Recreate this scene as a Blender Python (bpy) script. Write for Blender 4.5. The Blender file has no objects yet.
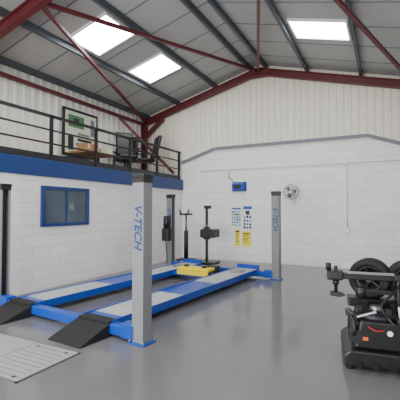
import bpy, bmesh, math, random
from mathutils import Vector, Matrix
random.seed(3)
S=bpy.context.scene
def lin(c):
    return tuple(((v/255)/12.92 if v/255<=0.04045 else ((v/255+0.055)/1.055)**2.4) for v in c)+(1,)
def mat(name,c,rough=.5,metal=0,noise=0,nscale=8,emit=0,bump=0,bscale=30,spec=None):
    m=bpy.data.materials.new(name); m.use_nodes=True; nt=m.node_tree; b=nt.nodes['Principled BSDF']
    col=lin(c); b.inputs['Base Color'].default_value=col; b.inputs['Roughness'].default_value=rough; b.inputs['Metallic'].default_value=metal
    if spec is not None: b.inputs['Specular IOR Level'].default_value=spec
    tc=nt.nodes.new('ShaderNodeTexCoord')
    if noise:
        n=nt.nodes.new('ShaderNodeTexNoise'); n.inputs['Scale'].default_value=nscale; n.inputs['Detail'].default_value=6
        r=nt.nodes.new('ShaderNodeMapRange'); r.inputs[1].default_value=.3; r.inputs[2].default_value=.7; r.inputs[3].default_value=1-noise; r.inputs[4].default_value=1+noise
        mx=nt.nodes.new('ShaderNodeVectorMath'); mx.operation='SCALE'; mx.inputs[0].default_value=col[:3]
        nt.links.new(tc.outputs['Object'],n.inputs['Vector']); nt.links.new(n.outputs['Fac'],r.inputs[0]); nt.links.new(r.outputs[0],mx.inputs['Scale']); nt.links.new(mx.outputs[0],b.inputs['Base Color'])
    if bump:
        n2=nt.nodes.new('ShaderNodeTexNoise'); n2.inputs['Scale'].default_value=bscale
        bp=nt.nodes.new('ShaderNodeBump'); bp.inputs['Strength'].default_value=bump; bp.inputs['Distance'].default_value=.01
        nt.links.new(tc.outputs['Object'],n2.inputs['Vector']); nt.links.new(n2.outputs['Fac'],bp.inputs['Height']); nt.links.new(bp.outputs[0],b.inputs['Normal'])
    if emit:
        b.inputs['Emission Color'].default_value=col; b.inputs['Emission Strength'].default_value=emit
    return m
def blockmat(name,c,axis):
    m=mat(name,c,.45); nt=m.node_tree; b=nt.nodes['Principled BSDF']
    tc=nt.nodes.new('ShaderNodeTexCoord'); sp=nt.nodes.new('ShaderNodeSeparateXYZ'); cb=nt.nodes.new('ShaderNodeCombineXYZ')
    nt.links.new(tc.outputs['Object'],sp.inputs[0]); nt.links.new(sp.outputs[axis],cb.inputs[0]); nt.links.new(sp.outputs[2],cb.inputs[1])
    br=nt.nodes.new('ShaderNodeTexBrick'); nt.links.new(cb.outputs[0],br.inputs['Vector'])
    br.inputs['Scale'].default_value=1; br.inputs['Brick Width'].default_value=.45; br.inputs['Row Height'].default_value=.225
    br.inputs['Mortar Size'].default_value=.009; br.inputs['Mortar Smooth'].default_value=.4
    col=lin(c); br.inputs['Color1'].default_value=col; br.inputs['Color2'].default_value=tuple(v*.94 for v in col[:3])+(1,); br.inputs['Mortar'].default_value=tuple(v*.8 for v in col[:3])+(1,)
    nt.links.new(br.outputs['Color'],b.inputs['Base Color'])
    n=nt.nodes.new('ShaderNodeTexNoise'); n.inputs['Scale'].default_value=40; nt.links.new(tc.outputs['Object'],n.inputs['Vector'])
    ad=nt.nodes.new('ShaderNodeMath'); ad.operation='MULTIPLY_ADD'; nt.links.new(br.outputs['Fac'],ad.inputs[0]); ad.inputs[1].default_value=-1; nt.links.new(n.outputs['Fac'],ad.inputs[2])
    bp=nt.nodes.new('ShaderNodeBump'); bp.inputs['Strength'].default_value=.6; bp.inputs['Distance'].default_value=.008
    nt.links.new(ad.outputs[0],bp.inputs['Height']); nt.links.new(bp.outputs[0],b.inputs['Normal'])
    return m
M={}
M['floor']=mat('floor_epoxy',(108,107,109),.14,noise=.07,nscale=1.3,bump=.04,bscale=5)
M['wb']=blockmat('block_white_back',(243,241,239),0)
M['wl']=blockmat('block_white_left',(243,241,239),1)
M['clad']=mat('cream_cladding',(230,226,212),.45,noise=.03,nscale=2)
M['cladw']=mat('white_cladding',(230,229,224),.45)
M['roof']=mat('roof_panel',(168,170,168),.6,noise=.05,nscale=2)
M['purlin']=mat('purlin_steel',(76,84,90),.5,.3)
M['red']=mat('red_oxide',(94,36,40),.5,noise=.12,nscale=6)
M['trimg']=mat('trim_grey',(112,118,127),.45)
M['blue']=mat('blue_paint',(14,70,168),.3)
M['dblue']=mat('dark_blue_paint',(14,52,112),.4)
M['grey']=mat('lift_grey',(120,123,128),.4,noise=.03,nscale=5)
M['deck']=mat('deck_grey',(176,178,178),.5,noise=.05,nscale=14,bump=.3,bscale=120)
M['black']=mat('black_paint',(20,20,22),.4)
M['rub']=mat('rubber',(18,18,19),.7,bump=.3,bscale=80)
M['dark']=mat('dark_steel',(46,48,52),.4,.4)
M['steel']=mat('steel',(150,152,155),.3,.8)
M['yellow']=mat('yellow_paint',(232,210,30),.4)
M['yelp']=mat('yellow_paper',(240,226,50),.6)
M['white']=mat('white_plastic',(232,232,230),.4)
M['paper']=mat('paper',(226,230,236),.6)
M['glass']=mat('window_glass',(70,84,96),.12,0,noise=.25,nscale=3)
M['plate']=mat('floor_plate',(150,150,149),.5,noise=.07,nscale=9)
M['seam']=mat('seam_dark',(90,90,90),.6)
M['sky']=mat('skylight_sheet',(246,249,255),.4,emit=18)
M['card']=mat('cardboard',(168,132,88),.8)
M['red2']=mat('red_plastic',(170,34,28),.4)
M['org']=mat('orange_plastic',(214,104,30),.4)
M['green']=mat('poster_green',(70,120,80),.6)
M['cream']=mat('poster_cream',(206,208,190),.6)
M['wood']=mat('bench_wood',(150,116,80),.7,noise=.1,nscale=10)
def link(o,parent=None):
    S.collection.objects.link(o)
    if parent: o.parent=parent
    return o
def root(name,loc=(0,0,0),rz=0):
    o=bpy.data.objects.new(name,None); o.location=loc; o.rotation_euler=(0,0,rz); o.empty_display_size=.1; return link(o)
def meshobj(name,vs,fs,m,parent=None,smooth=False,bev=0):
    me=bpy.data.meshes.new(name); me.from_pydata([tuple(v) for v in vs],[],fs)
    bm=bmesh.new(); bm.from_mesh(me); bmesh.ops.recalc_face_normals(bm,faces=bm.faces[:]); bm.to_mesh(me); bm.free()
    me.materials.append(M[m] if isinstance(m,str) else m)
    if smooth:
        for p in me.polygons:p.use_smooth=True
    o=bpy.data.objects.new(name,me); link(o,parent)
    if bev:
        b=o.modifiers.new('b','BEVEL'); b.width=bev; b.segments=2; b.limit_method='ANGLE'
    return o
def box(name,lo,hi,m,parent=None,bev=0):
    x0,y0,z0=lo;x1,y1,z1=hi
    vs=[(x0,y0,z0),(x1,y0,z0),(x1,y1,z0),(x0,y1,z0),(x0,y0,z1),(x1,y0,z1),(x1,y1,z1),(x0,y1,z1)]
    return meshobj(name,vs,[(0,3,2,1),(4,5,6,7),(0,1,5,4),(1,2,6,5),(2,3,7,6),(3,0,4,7)],m,parent,bev=bev)
def frame(p1,p2,up=(0,0,1)):
    d=(Vector(p2)-Vector(p1)); L=d.length; d.normalize(); up=Vector(up)
    if abs(d.dot(up))>.99: up=Vector((0,1,0))
    s=d.cross(up).normalized(); u=s.cross(d).normalized(); return d,s,u,L
def beam(name,p1,p2,w,h,m,parent=None,up=(0,0,1),bev=0):
    d,s,u,L=frame(p1,p2,up); vs=[]
    for p in (Vector(p1),Vector(p2)):
        for a,b in((-1,-1),(1,-1),(1,1),(-1,1)): vs.append(p+s*a*w/2+u*b*h/2)
    return meshobj(name,vs,[(0,1,2,3),(7,6,5,4),(0,4,5,1),(1,5,6,2),(2,6,7,3),(3,7,4,0)],m,parent,bev=bev)
def ibeam(name,p1,p2,w,h,m,parent=None,up=(0,0,1),t=.02):
    d,s,u,L=frame(p1,p2,up)
    prof=[(-w/2,-h/2),(w/2,-h/2),(w/2,-h/2+t),(t/2,-h/2+t),(t/2,h/2-t),(w/2,h/2-t),(w/2,h/2),(-w/2,h/2),(-w/2,h/2-t),(-t/2,h/2-t),(-t/2,-h/2+t),(-w/2,-h/2+t)]
    vs=[Vector(p)+s*a+u*b for p in(p1,p2) for a,b in prof]; n=12
    fs=[tuple(range(n)),tuple(range(2*n-1,n-1,-1))]+[(i,(i+1)%n,(i+1)%n+n,i+n) for i in range(n)]
    return meshobj(name,vs,fs,m,parent)
def cyl(name,p1,p2,r,m,parent=None,r2=None,n=24,bev=0):
    d,s,u,L=frame(p1,p2); r2=r if r2 is None else r2; vs=[]
    for p,rr in((Vector(p1),r),(Vector(p2),r2)):
        for i in range(n):
            a=2*math.pi*i/n; vs.append(p+s*math.cos(a)*rr+u*math.sin(a)*rr)
    fs=[tuple(range(n)),tuple(range(2*n-1,n-1,-1))]+[(i,(i+1)%n,(i+1)%n+n,i+n) for i in range(n)]
    o=meshobj(name,vs,fs,m,parent,bev=bev)
    for p in o.data.polygons: p.use_smooth=len(p.vertices)==4
    return o
def lathe(name,c,axis,prof,m,parent=None,n=40,smooth=True):
    d=Vector(axis).normalized(); up=Vector((0,0,1)) if abs(d.z)<.9 else Vector((1,0,0)); s=d.cross(up).normalized(); u=s.cross(d); vs=[];k=len(prof)
    for i in range(n):
        a=2*math.pi*i/n
        for r,t in prof: vs.append(Vector(c)+d*t+(s*math.cos(a)+u*math.sin(a))*r)
    fs=[(i*k+j,i*k+(j+1)%k,((i+1)%n)*k+(j+1)%k,((i+1)%n)*k+j) for i in range(n) for j in range(k)]
    return meshobj(name,vs,fs,m,parent,smooth=smooth)
def tyre(name,c,axis,R,w,m='rub',parent=None):
    r=R*.62; prof=[(r,-w*.42),(r+.02,-w*.5),(R*.86,-w*.52),(R*.96,-w*.44),(R,-w*.3),(R,w*.3),(R*.96,w*.44),(R*.86,w*.52),(r+.02,w*.5),(r,w*.42)]
    return lathe(name,c,axis,prof,m,parent)
def wire(name,pts,r,m,parent=None,cyc=False):
    cu=bpy.data.curves.new(name,'CURVE'); cu.dimensions='3D'; cu.bevel_depth=r; cu.bevel_resolution=3
    sp=cu.splines.new('NURBS'); sp.points.add(len(pts)-1)
    for q,p in zip(sp.points,pts): q.co=(*p,1)
    sp.use_endpoint_u=True; sp.order_u=3; sp.use_cyclic_u=cyc; cu.materials.append(M[m])
    return link(bpy.data.objects.new(name,cu),parent)
def text(name,s,size,mtx,m,parent=None):
    cu=bpy.data.curves.new(name,'FONT'); cu.body=s; cu.size=size; cu.extrude=.0015; cu.align_x='CENTER'; cu.align_y='CENTER'; cu.offset=.004; cu.shear=.25; cu.materials.append(M[m])
    o=bpy.data.objects.new(name,cu); link(o,parent); o.matrix_local=mtx; return o

# ---------------- room -----------------
XL,XW,XR,YB,YF=-8.0,-6.35,1.5,11.0,-3.0
AX=-3.5
def zr(x): return 6.3-.265*abs(x-AX)
box('floor',(XL-.2,YF-.2,-.1),(XR+.2,YB+.2,0),'floor')
def prism(name,poly,y0,y1,m):
    n=len(poly); vs=[(x,y,z) for y in(y0,y1) for x,z in poly]
    return meshobj(name,vs,[tuple(range(n)),tuple(range(2*n-1,n-1,-1))]+[(i,(i+1)%n,(i+1)%n+n,i+n) for i in range(n)],m)
gable=[(XL-.2,0),(XR+.2,0),(XR+.2,zr(XR+.2)),(AX,zr(AX)),(XL-.2,zr(XL-.2))]
prism('wall_back',gable,YB,YB+.2,'wb')
prism('wall_front',gable,YF-.2,YF,'wb')
box('wall_left',(XW-.2,YF,0),(XW,YB,2.36),'wl')
box('wall_left_outer',(XL-.2,YF,0),(XL,YB,zr(XL)),'cladw')
box('wall_right',(XR,YF,0),(XR+.2,YB,zr(XR)),'wl')
for nm,x0,x1 in(('ceiling_left',XL-.2,AX),('ceiling_right',AX,XR+.2)):
    vs=[(x,y,zr(x)+dz) for dz in(0,.08) for x,y in((x0,YF-.2),(x1,YF-.2),(x1,YB+.2),(x0,YB+.2))]
    meshobj(nm,vs,[(0,1,2,3),(4,5,6,7),(0,1,5,4),(1,2,6,5),(2,3,7,6),(3,0,4,7)],'roof')
def corr_profile(a0,a1,p=.2):
    out=[];a=a0
    while a<a1:
        for f,o in((0,0),(.55,0),(.65,1),(.9,1)):
            if a+f*p<=a1: out.append((a+f*p,o))
        a+=p
    out.append((a1,0)); return out
trim=[(-6.35,3.33),(-5.08,3.73),(-.4,3.73),(.5,3.4),(1.5,3.05)]
def zb(x):
    if x<trim[0][0]: return 2.72
    for (a,b),(c,d) in zip(trim,trim[1:]):
        if x<=c: return b+(d-b)*(x-a)/(c-a)
    return trim[-1][1]
pr=corr_profile(XL,XR)
vs=[];fs=[]
for x,o in pr:
    vs+= [(x,YB-.012-.035*o,zb(x)),(x,YB-.012-.035*o,zr(x)-.01)]
for i in range(len(pr)-1): fs.append((2*i,2*i+2,2*i+3,2*i+1))
meshobj('wall_back_cladding',vs,fs,'clad')
pr=corr_profile(YF,YB-.05,.25); vs=[];fs=[]
for y,o in pr: vs+=[(XL+.012+.03*o,y,2.74),(XL+.012+.03*o,y,zr(XL)-.02)]
for i in range(len(pr)-1): fs.append((2*i,2*i+2,2*i+3,2*i+1))
meshobj('wall_left_cladding',vs,fs,'cladw')
tr=root('trim_1')
for i,((a,b),(c,d)) in enumerate(zip(trim,trim[1:])):
    beam('flashing_%d'%i,(a,YB-.05,b),(c,YB-.05,d),.06,.09,'trimg',tr)
# mezzanine
mz=root('mezzanine_deck')
box('deck',(XL,YF,2.62),(XW-.02,YB-.05,2.72),'wood',mz)
box('edge_beam',(XW-.05,YF,2.36),(XW+.06,YB-.05,2.715),'dblue',mz,.01)
rl=root('mezzanine_railing')
xr=XW-.03
for z,w in((3.68,.06),(3.38,.035),(3.09,.035)):
    beam('rail_%d'%int(z*100),(xr,YF+.1,z),(xr,YB-.1,z),w,w,'black',rl)
box('kickplate',(xr-.01,YF+.1,2.72),(xr+.01,YB-.1,2.86),'dark',rl)
y=YB-.2;i=0
while y>YF:
    box('post_%d'%i,(xr-.03,y-.03,2.72),(xr+.03,y+.03,3.7),'black',rl); y-=1.35;i+=1
# roof steel
pu=root('roof_purlins')
for i,x in enumerate((-7.75,-6.45,-5.0,-3.75,-3.25,-2.0,-.55,.9)):
    beam('purlin_%d'%i,(x,YF,zr(x)-.085),(x,YB,zr(x)-.085),.07,.15,'purlin',pu)
sh=root('roof_sheet_joints')
for s in(-1,1):
    for y in range(-2,11,1):
        e=XL if s<0 else XR
        beam('joint_%d_%d'%(s+1,y),(AX,y+.1,zr(AX)-.006),(e,y+.1,zr(e)-.006),.03,.012,'trimg',sh)
YM=4.4
for k,y in enumerate((-2.0,YM,10.82)):
    f=root('portal_frame'); R=.275
    ibeam('rafter_l',(AX,y,zr(AX)-R),(XL+.12,y,zr(XL+.12)-R),.14,.22,'red',f)
    ibeam('rafter_r',(AX,y,zr(AX)-R),(XR-.12,y,zr(XR-.12)-R),.14,.22,'red',f)
    ibeam('column_l',(XL+.14,y,0.0),(XL+.14,y,zr(XL)-.2),.14,.2,'red',f,up=(1,0,0))
    ibeam('column_r',(XR-.12,y,0),(XR-.12,y,zr(XR)-.2),.14,.2,'red',f,up=(1,0,0))
    beam('haunch_l',(XL+.2,y,zr(XL)-.75),(XL+.95,y,zr(XL+.95)-.4),.1,.14,'red',f)
    beam('apex_plate',(AX-.3,y,zr(AX)-.42),(AX+.3,y,zr(AX)-.42),.12,.1,'red',f)
br=root('roof_bracing')
def zb2(x): return zr(x)-.27
def rod(n,a,b,w=.07): beam(n,(a[0],a[1],zb2(a[0])),(b[0],b[1],zb2(b[0])),w,w,'red',br)
rod('brace_1',(-5.6,YM),(AX,10.8)); rod('brace_2',(-5.6,YM),(XL+.2,10.8))
rod('brace_3',(-1.4,YM),(AX,10.8)); rod('brace_4',(-1.4,YM),(.75,10.8))
beam('eaves_strut',(XL+.14,YF,zr(XL)-.3),(XL+.14,YB-.1,zr(XL)-.3),.09,.09,'red',br)
beam('wall_brace_2',(XL+.14,9.4,4.75),(XL+.14+1.3,10.75,2.95),.08,.08,'red',br)
for nm,x0,x1,y0,y1 in(('skylight',-6.3,-5.2,5.75,6.75),('skylight',-6.3,-5.2,7.9,8.95),('skylight',-1.85,-.65,7.8,8.7)):
    rr=root(nm)
    vs=[(x,y,zr(x)-.02-dz) for dz in(0,.015) for x,y in((x0,y0),(x1,y0),(x1,y1),(x0,y1))]
    meshobj('sheet',vs,[(0,1,2,3),(4,5,6,7),(0,1,5,4),(1,2,6,5),(2,3,7,6),(3,0,4,7)],'sky',rr)
    for j,(a,b) in enumerate((((x0,y0),(x1,y0)),((x1,y0),(x1,y1)),((x1,y1),(x0,y1)),((x0,y1),(x0,y0)))):
        beam('frame_%d'%j,(a[0],a[1],zr(a[0])-.03),(b[0],b[1],zr(b[0])-.03),.04,.05,'white',rr)
# window
w=root('window_1')
y0,y1,z0,z1=5.12,6.46,1.31,2.17; X=XW
box('frame_bottom',(X-.02,y0,z0),(X+.05,y1,z0+.07),'dblue',w,.006); box('frame_top',(X-.02,y0,z1-.07),(X+.05,y1,z1),'dblue',w,.006)
box('frame_side_1',(X-.02,y0,z0+.07),(X+.05,y0+.07,z1-.07),'dblue',w,.006); box('frame_side_2',(X-.02,y1-.07,z0+.07),(X+.05,y1,z1-.07),'dblue',w,.006)
box('pane',(X-.01,y0+.07,z0+.07),(X+.012,y1-.07,z1-.07),'glass',w)
box('sash',(X+.01,(y0+y1)/2-.015,z0+.07),(X+.03,(y0+y1)/2+.015,z1-.07),'dblue',w)
box('notice',(X+.013,y0+.75,z0+.35),(X+.016,y0+.9,z0+.5),'trimg',w)
# ---------------- four post lift ----------------
LC=(-4.09,6.25,0); LR=math.radians(-4.7)
L=root('four_post_car_lift',LC,LR)
hx,hy=1.57,2.42
def channel(nm,cx,cy,inward):
    a,b,t,H=.09,.085,.012,2.06
    s=inward
    P=[(-a,-b),(a,-b),(a,-b+.03),(a-t,-b+.03),(a-t,-b+t),(-a+t,-b+t),(-a+t,b-t),(a-t,b-t),(a-t,b-.03),(a,b-.03),(a,b),(-a,b)]
    P=[(cx+s*x,cy+y) for x,y in P]; n=len(P)
    vs=[(x,y,z) for z in(.02,H) for x,y in P]
    meshobj(nm,vs,[tuple(range(n)),tuple(range(2*n-1,n-1,-1))]+[(i,(i+1)%n,(i+1)%n+n,i+n) for i in range(n)],'grey',L,bev=.004)
    box(nm+'_cap',(cx-a-.012,cy-b-.012,H),(cx+a+.012,cy+b+.012,H+.05),'black',L,.008)
    box(nm+'_capcollar',(cx-a-.004,cy-b-.004,H-.06),(cx+a+.004,cy+b+.004,H),'black',L)
    box(nm+'_ladder',(cx+s*.02-.02,cy-.03,.1),(cx+s*.02+.02,cy+.03,H-.08),'black',L)
    box(nm+'_inner',(cx-s*(a-t)-.003,cy-b+t,.05),(cx-s*(a-t)+.005,cy+b-t,H-.06),'dark',L)
    for k in range(14): box(nm+'_slot_%d'%k,(cx+s*.042-.004,cy-.015,.3+k*.12),(cx+s*.042+.004,cy+.015,.33+k*.12),'dark',L)
    box(nm+'_baseplate',(cx-.13,cy-.12,0),(cx+.13,cy+.12,.02),'blue',L,.004)
    for dx in(-.11,.11):
        for dy in(-.1,.1): cyl(nm+'_bolt_%d%d'%(dx>0,dy>0),(cx+dx,cy+dy,.02),(cx+dx,cy+dy,.05),.012,'steel',L,n=10)
    mt=Matrix.Translation((cx,cy-b-.003,1.45))@Matrix.Rotation(math.radians(90),4,'X')@Matrix.Rotation(math.radians(-90),4,'Z')
    text(nm+'_lettering','V-TECH',.16,mt,'dblue',L)
for nm,sx,sy in(('post_1',1,-1),('post_2',-1,-1),('post_3',1,1),('post_4',-1,1)): channel(nm,sx*hx,sy*hy,-sx)
for k,sy in enumerate((-1,1)):
    box('crossbeam_%d'%k,(-hx+.02,sy*hy-.07,.04),(hx-.02,sy*hy+.07,.17),'blue',L,.01)
    for s in(-1,1):
        box('carriage_%d%d'%(k,s),(s*(hx-.17)-.12,sy*hy-.085,.03),(s*(hx-.17)+.12,sy*hy+.085,.22),'blue',L,.012)
zt=.19
for k,cx in enumerate((.78,-.91)):
    hw=.3
    box('runway_%d_body'%k,(cx-hw,-hy-.02,.08),(cx+hw,hy+.12,zt-.008),'blue',L,.004)
    for j,(a,b,m) in enumerate(((-hy,-2.2,'blue'),(-2.2,-.7,'deck'),(-.7,.45,'blue'),(.45,hy+.1,'deck'))):
        box('runway_%d_top_%d'%(k,j),(cx-hw+.012,a,zt-.008),(cx+hw-.012,b-.006,zt),m,L)
    for s in(-1,1): box('runway_%d_rail_%d'%(k,s),(cx+s*(hw-.005)-.008,-hy,zt-.03),(cx+s*(hw-.005)+.008,hy+.1,zt+.016),'blue',L)
    vs=[(cx-hw,-hy-.075,.0),(cx+hw,-hy-.075,.0),(cx+hw,-hy-.55,0),(cx-hw,-hy-.55,0),(cx-hw,-hy-.075,.17),(cx+hw,-hy-.075,.17),(cx+hw,-hy-.55,.015),(cx-hw,-hy-.55,.015)]
    meshobj('ramp_%d'%k,vs,[(0,1,2,3),(4,5,6,7),(0,1,5,4),(1,2,6,5),(2,3,7,6),(3,0,4,7)],'rub',L)
    box('ramp_hinge_mat_%d'%k,(cx-hw+.01,-hy-.08,.172),(cx+hw-.01,-hy+.08,zt+.006),'rub',L)
    box('stop_%d'%k,(cx-hw,hy+.08,zt),(cx+hw,hy+.14,zt+.1),'blue',L,.01)
    cyl('turnplate_%d'%k,(cx,1.9,zt),(cx,1.9,zt+.02),.19,'steel',L)
# jacking beam
JB=root('jacking_beam'); JB.parent=L
jx0,jx1,jy=-.91+.3,.78-.3,1.35
box('jack_carriage',(jx0,jy-.16,.1),(jx1,jy+.16,.17),'blue',JB,.01)
box('jack_top',(-.45,jy-.15,.24),(.4,jy+.15,.31),'yellow',JB,.015)
for i,(q,za,zc) in enumerate(((-.1,.17,.26),(-.1,.26,.17),(.1,.17,.26),(.1,.26,.17))): beam('jack_arm_%d'%i,(-.42,jy+q,za),(.25,jy+q,zc),.04,.05,'yellow',JB)
for s in(-.3,.2): cyl('pad_%d'%(s*100),(s,jy,.31),(s,jy,.35),.06,'black',JB)
box('jack_front',(-.45,jy-.2,.14),(.4,jy-.16,.24),'yellow',JB,.008)
box('jack_pump',(.16,jy+.2,.17),(.4,jy+.4,.33),'dark',JB,.01)
cyl('power_motor',(-hx,hy-.2,1.15),(-hx,hy-.2,1.5),.09,'black',L); box('oil_tank',(-hx-.1,hy-.3,.8),(-hx+.1,hy-.09,1.15),'black',L,.02)
wire('hydraulic_hose',[(-hx,hy-.25,.8),(-hx+.1,hy-.3,.5),(-hx+.05,hy-.25,.2)],.015,'black',L)
# ---------------- floor plate ----------------
FP=root('floor_inspection_cover')
box('slab',(-5.3,2.3,0),(-3.16,3.1,.012),'plate',FP,.003)
for i,x in enumerate((-4.6,-3.86)): box('joint_%d'%i,(x,2.32,.012),(x+.012,3.08,.0135),'seam',FP)
for j in range(9): box('groove_%d'%j,(-3.8,2.37+j*.08,.012),(-3.22,2.376+j*.08,.0135),'seam',FP)
for i,(a,b,c,d) in enumerate(((-5.3,2.29,-3.15,2.305),(-5.3,3.095,-3.15,3.11),(-3.165,2.29,-3.15,3.11))): box('edge_%d'%i,(a,b,0),(c,d,.014),'seam',FP)
for i,x in enumerate((-3.75,-3.28)): 
    for j,yy in enumerate((2.36,3.02)): cyl('liftpoint_%d%d'%(i,j),(x,yy,.012),(x,yy,.016),.02,'dark',FP,n=12)
# ---------------- headlight aligner ----------------
H=root('headlight_aligner',(-4.75,9.75,0))
box('base',(-.3,-.25,.05),(.3,.25,.12),'black',H,.02)
for i,(a,b) in enumerate(((-.25,-.2),(.25,-.2),(0,.2))): cyl('wheel_%d'%i,(a-.02,b,.05),(a+.02,b,.05),.05,'rub',H)
box('mast',(-.06,-.04,.12),(.0,.04,1.75),'black',H,.005)
box('mast_head',(-.1,-.06,1.7),(.1,.06,1.8),'black',H,.01)
box('optical_box',(-.12,-.3,.85),(.34,.14,1.1),'black',H,.03); cyl('lens',(.12,-.3,.97),(.12,-.33,.97),.08,'dark',H)
box('slider',(-.12,-.07,.78),(.06,.07,1.15),'dark',H,.01); cyl('handle',(-.2,-.1,1.2),(.1,-.1,1.2),.015,'steel',H)
T=root('transmission_jack',(-5.75,10.2,0))
for i in range(4):
    a=math.pi/4+i*math.pi/2; beam('leg_%d'%i,(0,0,.08),(.3*math.cos(a),.3*math.sin(a),.06),.06,.05,'black',T); cyl('castor_%d'%i,(.3*math.cos(a)-.02,.3*math.sin(a),.04),(.3*math.cos(a)+.02,.3*math.sin(a),.04),.04,'rub',T)
cyl('cylinder',(0,0,.08),(0,0,1.0),.07,'black',T); cyl('ram',(0,0,1.0),(0,0,1.5),.035,'steel',T); box('saddle',(-.16,-.16,1.5),(.16,.16,1.56),'black',T,.01)
for s in(-1,1): beam('fork_%d'%s,(s*.13,-.12,1.56),(s*.17,-.12,1.68),.03,.04,'black',T)
# ---------------- wall items ----------------
F=root('wall_fan',(-2.48,YB-.02,2.2))
box('bracket',(-.05,-.1,-.3),(.05,.0,-.05),'white',F,.01)
cyl('arm',(0,-.05,-.1),(0,-.2,0),.02,'white',F)
cyl('motor',(0,-.12,0),(0,-.26,0),.06,'white',F); 
for k in range(3):
    a0=k*2*math.pi/3; pts=[(math.cos(a0+t)*r,-.29+(t)*.06,math.sin(a0+t)*r) for r,t in((.05,-.2),(.18,-.25),(.19,.5),(.05,.5))]
    meshobj('blade_%d'%k,pts,[(0,1,2,3)],'trimg',F)
for j,(r,yy) in enumerate(((.22,-.28),(.22,-.22),(.15,-.32),(.07,-.34))):
    lathe('ring_%d'%j,(0,yy,0),(0,1,0),[(r+.005*math.cos(t),.005*math.sin(t)) for t in(0,1.57,3.14,4.71)],'dark',F)
for k in range(16):
    a=k*math.pi/8; wire('guard_%d'%k,[(.05*math.cos(a),-.34,.05*math.sin(a)),(.15*math.cos(a),-.325,.15*math.sin(a)),(.22*math.cos(a),-.28,.22*math.sin(a)),(.2*math.cos(a),-.2,.2*math.sin(a)),(.07*math.cos(a),-.15,.07*math.sin(a))],.002,'dark',F)
B=root('wall_blue_box',(-4.2,YB,2.42))  # blue wall-mounted box with black front panel and cable
box('backplate',(-.24,-.04,-.15),(.24,0,.16),'blue',B,.01); box('housing',(-.22,-.16,-.14),(.2,-.04,.12),'blue',B,.03); box('screen',(-.14,-.163,-.08),(.1,-.16,.06),'black',B)
wire('cable',[(-.2,-.02,.16),(-.3,-.02,.3),(-.36,-.02,.25),(-.38,-.02,.5)],.012,'black',B)
def poster(nm,x0,x1,z0,z1,m,detail):
    P=root(nm); box('sheet',(x0,YB-.012,z0),(x1,YB-.004,z1),m,P); 
    for i,(a,b,c,d,mm) in enumerate(detail): box('print_%d'%i,(x0+(x1-x0)*a,YB-.015,z0+(z1-z0)*b),(x0+(x1-x0)*c,YB-.0118,z0+(z1-z0)*d),mm,P)
rows=[(.08+.22*j,.06+.13*i,.08+.22*j+random.uniform(.1,.19),.06+.13*i+random.uniform(.05,.1),random.choice(['dblue','dark','trimg','blue','trimg'])) for i in range(6) for j in range(4)]+[(.08,.88,.92,.96,'blue')]
poster('wall_poster',-4.5,-4.13,1.12,1.76,'paper',rows)
rows=[(.08,.84,.92,.96,'blue'),(.3,.62,.7,.78,'dark')]+[(.1+.28*j,.06+.14*i,.3+.28*j,.06+.14*i+random.uniform(.05,.11),random.choice(['dblue','dark','blue'])) for i in range(4) for j in range(3)]
poster('wall_poster',-4.1,-3.76,1.02,1.82,'paper',rows)
txt=[(.12,.7-.09*i,random.uniform(.55,.9),.73-.09*i,'dark') for i in range(6)]
poster('safety_notice',-4.36,-4.2,.5,1.05,'yelp',[(.1,.8,.9,.9,'dark')]+txt)
poster('safety_notice',-4.12,-3.82,.5,.98,'yelp',[(.1,.8,.9,.88,'dark')]+txt)
C=root('electrical_conduit')
cyl('pipe',(-.96,YB-.03,1.15),(-.96,YB-.03,3.0),.016,'white',C,n=12); box('socket_box',(-1.04,YB-.07,1.02),(-.88,YB-.001,1.17),'white',C,.01); cyl('cross_pipe',(-5.6,YB-.03,3.0),(XR,YB-.03,3.0),.016,'white',C,n=12)
box('junction_box',(-1.01,YB-.06,2.95),(-.91,YB-.001,3.05),'white',C,.008)
# ---------------- mezzanine clutter ----------------
P=root('framed_poster',(XL+.06,7.75,3.88))
box('frame',(0,-.68,-.68),(.04,.68,.68),'black',P,.01); box('print',(.04,-.6,-.6),(.046,.6,.6),'cream',P)
for i,(a,b,c,d,m) in enumerate(((-.5,.15,.1,.5,'green'),(-.5,-.5,-.3,-.1,'dark'),(-.1,-.5,.5,-.38,'green'),(-.3,.22,-.1,.42,'dark'),(.36,.0,.52,.5,'trimg'),(-.15,-.22,.4,-.14,'dark'),(-.15,-.05,.3,.02,'trimg'),(-.2,-.34,.3,-.28,'dark'))): box('image_%d'%i,(.046+i*.0004,a,b),(.05+i*.0004,c,d),m,P)
def office_chair(loc,rz):
    R=root('office_chair',loc,rz)
    for i in range(5):
        a=i*2*math.pi/5; beam('foot_%d'%i,(0,0,.12),(.3*math.cos(a),.3*math.sin(a),.07),.05,.035,'black',R,bev=.005); cyl('castor_%d'%i,(.3*math.cos(a)-.02,.3*math.sin(a),.035),(.3*math.cos(a)+.02,.3*math.sin(a),.035),.035,'rub',R,n=14)
    cyl('gas_lift',(0,0,.1),(0,0,.5),.03,'dark',R)
    box('seat',(-.28,-.27,.5),(.28,.28,.62),'black',R,.045)
    o=box('back',(-.28,-.06,0),(.28,.06,.78),'black',R,.05); o.location=(0,.27,.64); o.rotation_euler=(math.radians(-14),0,0)
    for s in(-1,1):
        wire('arm_%d'%s,[(s*.25,.2,.55),(s*.33,.15,.65),(s*.33,.0,.83),(s*.33,-.2,.83)],.025,'black',R)
office_chair((-7.0,8.75,2.72),.9); office_chair((-6.98,9.65,2.72),-.7); office_chair((-7.5,9.25,2.72),.2)
W=root('workbench')
box('top',(-7.6,7.0,3.2),(-6.9,8.15,3.25),'wood',W)
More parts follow.
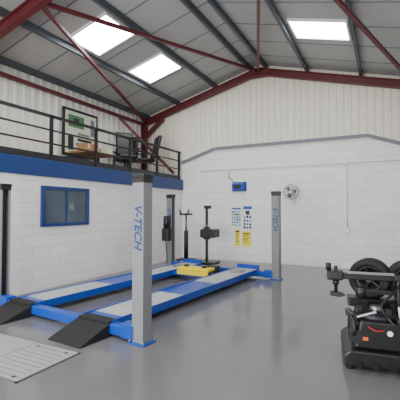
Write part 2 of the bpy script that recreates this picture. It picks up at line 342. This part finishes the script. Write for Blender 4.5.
for i,(a,b) in enumerate(((-7.55,7.05),(-6.95,7.05),(-7.55,8.1),(-6.95,8.1))): box('leg_%d'%i,(a-.025,b-.025,2.722),(a+.025,b+.025,3.2),'dark',W)
box('shelf',(-7.55,7.05,2.9),(-6.95,8.1,2.93),'wood',W)
def carton(x,y,z,a,b,h,m='card'):
    c=root('cardboard_box',(x,y,z)); box('body',(-a/2,-b/2,0),(a/2,b/2,h),m,c,.004); box('tape',(-a/2-.001,-.03,h*.4),(a/2+.001,.03,h+.001),'cream',c)
carton(-7.2,7.2,3.251,.3,.26,.2); carton(-7.25,7.55,3.251,.35,.3,.13); carton(-7.1,7.98,3.251,.2,.2,.22,'cream'); carton(-7.25,7.55,3.383,.2,.2,.1,'org')
TB=root('tool_box',(-6.85,6.5,2.722))
box('body',(-.13,-.25,0),(.13,.25,.2),'red2',TB,.01); box('lid',(-.135,-.255,.2),(.135,.255,.25),'dark',TB,.01); wire('handle',[(0,-.12,.25),(0,-.1,.31),(0,.1,.31),(0,.12,.25)],.01,'black',TB)
# ---------------- tyre changer ----------------
K=root('tyre_changer',(-.02,4.5,0),math.radians(8))
def pr_poly(nm,poly,y0,y1,m,bev=.01):
    n=len(poly); vs=[(x,y,z) for y in(y0,y1) for x,z in poly]
    return meshobj(nm,vs,[tuple(range(n)),tuple(range(2*n-1,n-1,-1))]+[(i,(i+1)%n,(i+1)%n+n,i+n) for i in range(n)],m,K,bev=bev)
pr_poly('base',[(-.44,.03),(.75,.03),(.75,.2),(-.38,.2),(-.44,.15)],-.38,.45,'black',.02)
pr_poly('cabinet',[(-.34,.2),(.7,.2),(.6,.5),(-.28,.5)],-.32,.38,'black',.03)
for i,(a,b) in enumerate(((-.38,-.32),(.65,-.32),(-.38,.38),(.65,.38))): cyl('foot_%d'%i,(a,b,0),(a,b,.04),.04,'rub',K)
tx,ty=-.1,-.12
cyl('turntable',(tx,ty,.5),(tx,ty,.55),.2,'dark',K); cyl('turntable_hub',(tx,ty,.55),(tx,ty,.62),.06,'steel',K)
for i in range(4):
    a=i*math.pi/2+.5; c,s=math.cos(a),math.sin(a)
    beam('jaw_slide_%d'%i,(tx+.06*c,ty+.06*s,.565),(tx+.22*c,ty+.22*s,.565),.06,.03,'dark',K)
    beam('jaw_%d'%i,(tx+.2*c,ty+.2*s,.58),(tx+.2*c,ty+.2*s,.64),.05,.05,'black',K)
for i,x in enumerate((-.3,-.14,.02)):
    beam('pedal_%d'%i,(x,-.34,.11),(x,-.48,.07),.05,.02,'dark',K); 
box('column',(.12,-.02,.5),(.24,.12,.9),'black',K,.02); box('column_cap',(.1,-.04,.88),(.26,.14,.93),'dark',K,.01)
beam('swing_arm',(.14,.04,.9),(-.44,.03,.9),.07,.07,'black',K,bev=.01)
beam('arm_rail',(.1,-.0,.945),(-.38,-.0,.945),.025,.025,'steel',K)
box('arm_head',(-.6,-.04,.85),(-.42,.1,.96),'black',K,.02)
cyl('head_knob',(-.58,.03,.96),(-.58,.03,1.04),.03,'black',K)
cyl('vertical_shaft',(-.5,.02,1.01),(-.5,.02,.7),.02,'dark',K); 
cyl('shaft_collar',(-.5,.02,.85),(-.5,.02,.8),.035,'black',K)
pr_poly('mount_head',[(-.56,.72),(-.44,.71),(-.4,.68),(-.46,.66),(-.57,.67)],-.02,.06,'dark',.008)
beam('lower_arm',(.14,.04,.73),(-.24,.0,.75),.05,.05,'dark',K,bev=.01); cyl('clamp_disc',(-.24,.0,.68),(-.24,.0,.79),.055,'dark',K)
beam('breaker_arm',(-.36,.32,.42),(-.32,-.24,.5),.06,.08,'dark',K,bev=.01); lathe('breaker_blade',(-.34,-.26,.42),(1,.2,0),[(.0,-.01),(.11,-.03),(.11,.0),(.0,.02)],'dark',K)
cyl('air_cylinder',(-.32,-.05,.33),(-.32,-.33,.33),.07,'dark',K)
box('tyre_cradle',(-.36,.26,.5),(.56,.5,.6),'black',K,.02)
for i,(c,ax) in enumerate((((-.1,.38,.83),(-.3,-1,0)),((.3,.34,.83),(-.25,-1,0)))):
    tyre('tyre_%d'%i,c,ax,.24,.2,'rub',K)
    lathe('rim_%d'%i,c,ax,[(.03,-.02),(.125,-.02),(.149,-.085),(.149,.085),(.125,.02),(.03,.02)],'dark',K)
    d=Vector(ax).normalized(); p=Vector(c)
    cyl('hub_%d'%i,tuple(p-d*.12),tuple(p+d*.12),.035,'dark',K)
    for q in range(5):
        a=q*2*math.pi/5; s=d.cross(Vector((0,0,1))).normalized(); u=s.cross(d)
        beam('spoke_%d%d'%(i,q),tuple(p+d*.05),tuple(p+d*.06+(s*math.cos(a)+u*math.sin(a))*.145),.035,.02,'black',K)
cyl('paste_tub',(.14,-.3,.55),(.14,-.3,.66),.05,'white',K,.058); wire('tub_handle',[(.09,-.3,.66),(.1,-.36,.69),(.18,-.36,.69),(.19,-.3,.66)],.004,'steel',K)
box('tray',(.06,-.42,.52),(.5,-.24,.55),'dark',K,.005); box('tray_bracket',(.2,-.32,.4),(.4,-.26,.52),'black',K)
wire('air_hose',[(-.2,-.33,.45),(-.14,-.37,.4),(-.05,-.35,.43)],.006,'red2',K)
cyl('gauge',(.0,-.31,.4),(.0,-.35,.4),.035,'dark',K); cyl('gauge_face',(.0,-.35,.4),(.0,-.352,.4),.028,'paper',K)
box('label',(-.26,-.326,.3),(-.2,-.318,.335),'org',K)
beam('lever',(-.3,-.26,.52),(-.12,-.3,.6),.02,.02,'steel',K); box('rating_plate',(.2,-.327,.26),(.3,-.318,.31),'trimg',K)
wire('hoses_black',[(.18,.0,.88),(.1,-.1,.78),(.0,-.2,.72),(-.1,-.25,.62),(.05,-.32,.48)],.012,'black',K)
wire('hoses_black2',[(.22,.0,.86),(.33,-.05,.75),(.3,-.2,.66),(.4,-.3,.53)],.014,'black',K)
# ---------------- lights ----------------
def area(n,loc,rot,sx,sy,p,c=(1,1,1)):
    l=bpy.data.lights.new(n,'AREA'); l.shape='RECTANGLE'; l.size=sx; l.size_y=sy; l.energy=p; l.color=c
    o=bpy.data.objects.new(n,l); o.location=loc; o.rotation_euler=rot; link(o)
area('front_fill',(-3.2,YF+.1,1.9),(math.radians(90),0,0),6,3.4,680,(1,.99,.98))  # added fill light imitating door daylight; the front wall has no opening
area('roof_fill',(-3.4,1.6,5.5),(0,0,0),5,2,300,(1,.99,.97))  # added fill light out of view, no real fixture under the roof
wd=bpy.data.worlds.new('sky'); S.world=wd; wd.use_nodes=True; wd.node_tree.nodes['Background'].inputs[0].default_value=(.75,.85,1,1); wd.node_tree.nodes['Background'].inputs[1].default_value=1
# ---------------- camera ----------------
cd=bpy.data.cameras.new('camera'); cam=bpy.data.objects.new('camera',cd); link(cam)
cd.sensor_width=36; cd.lens=32.4; cam.location=(0,0,1.65); cam.rotation_euler=(math.radians(91.67),0,math.radians(27.2)); cd.clip_start=.05
S.camera=cam
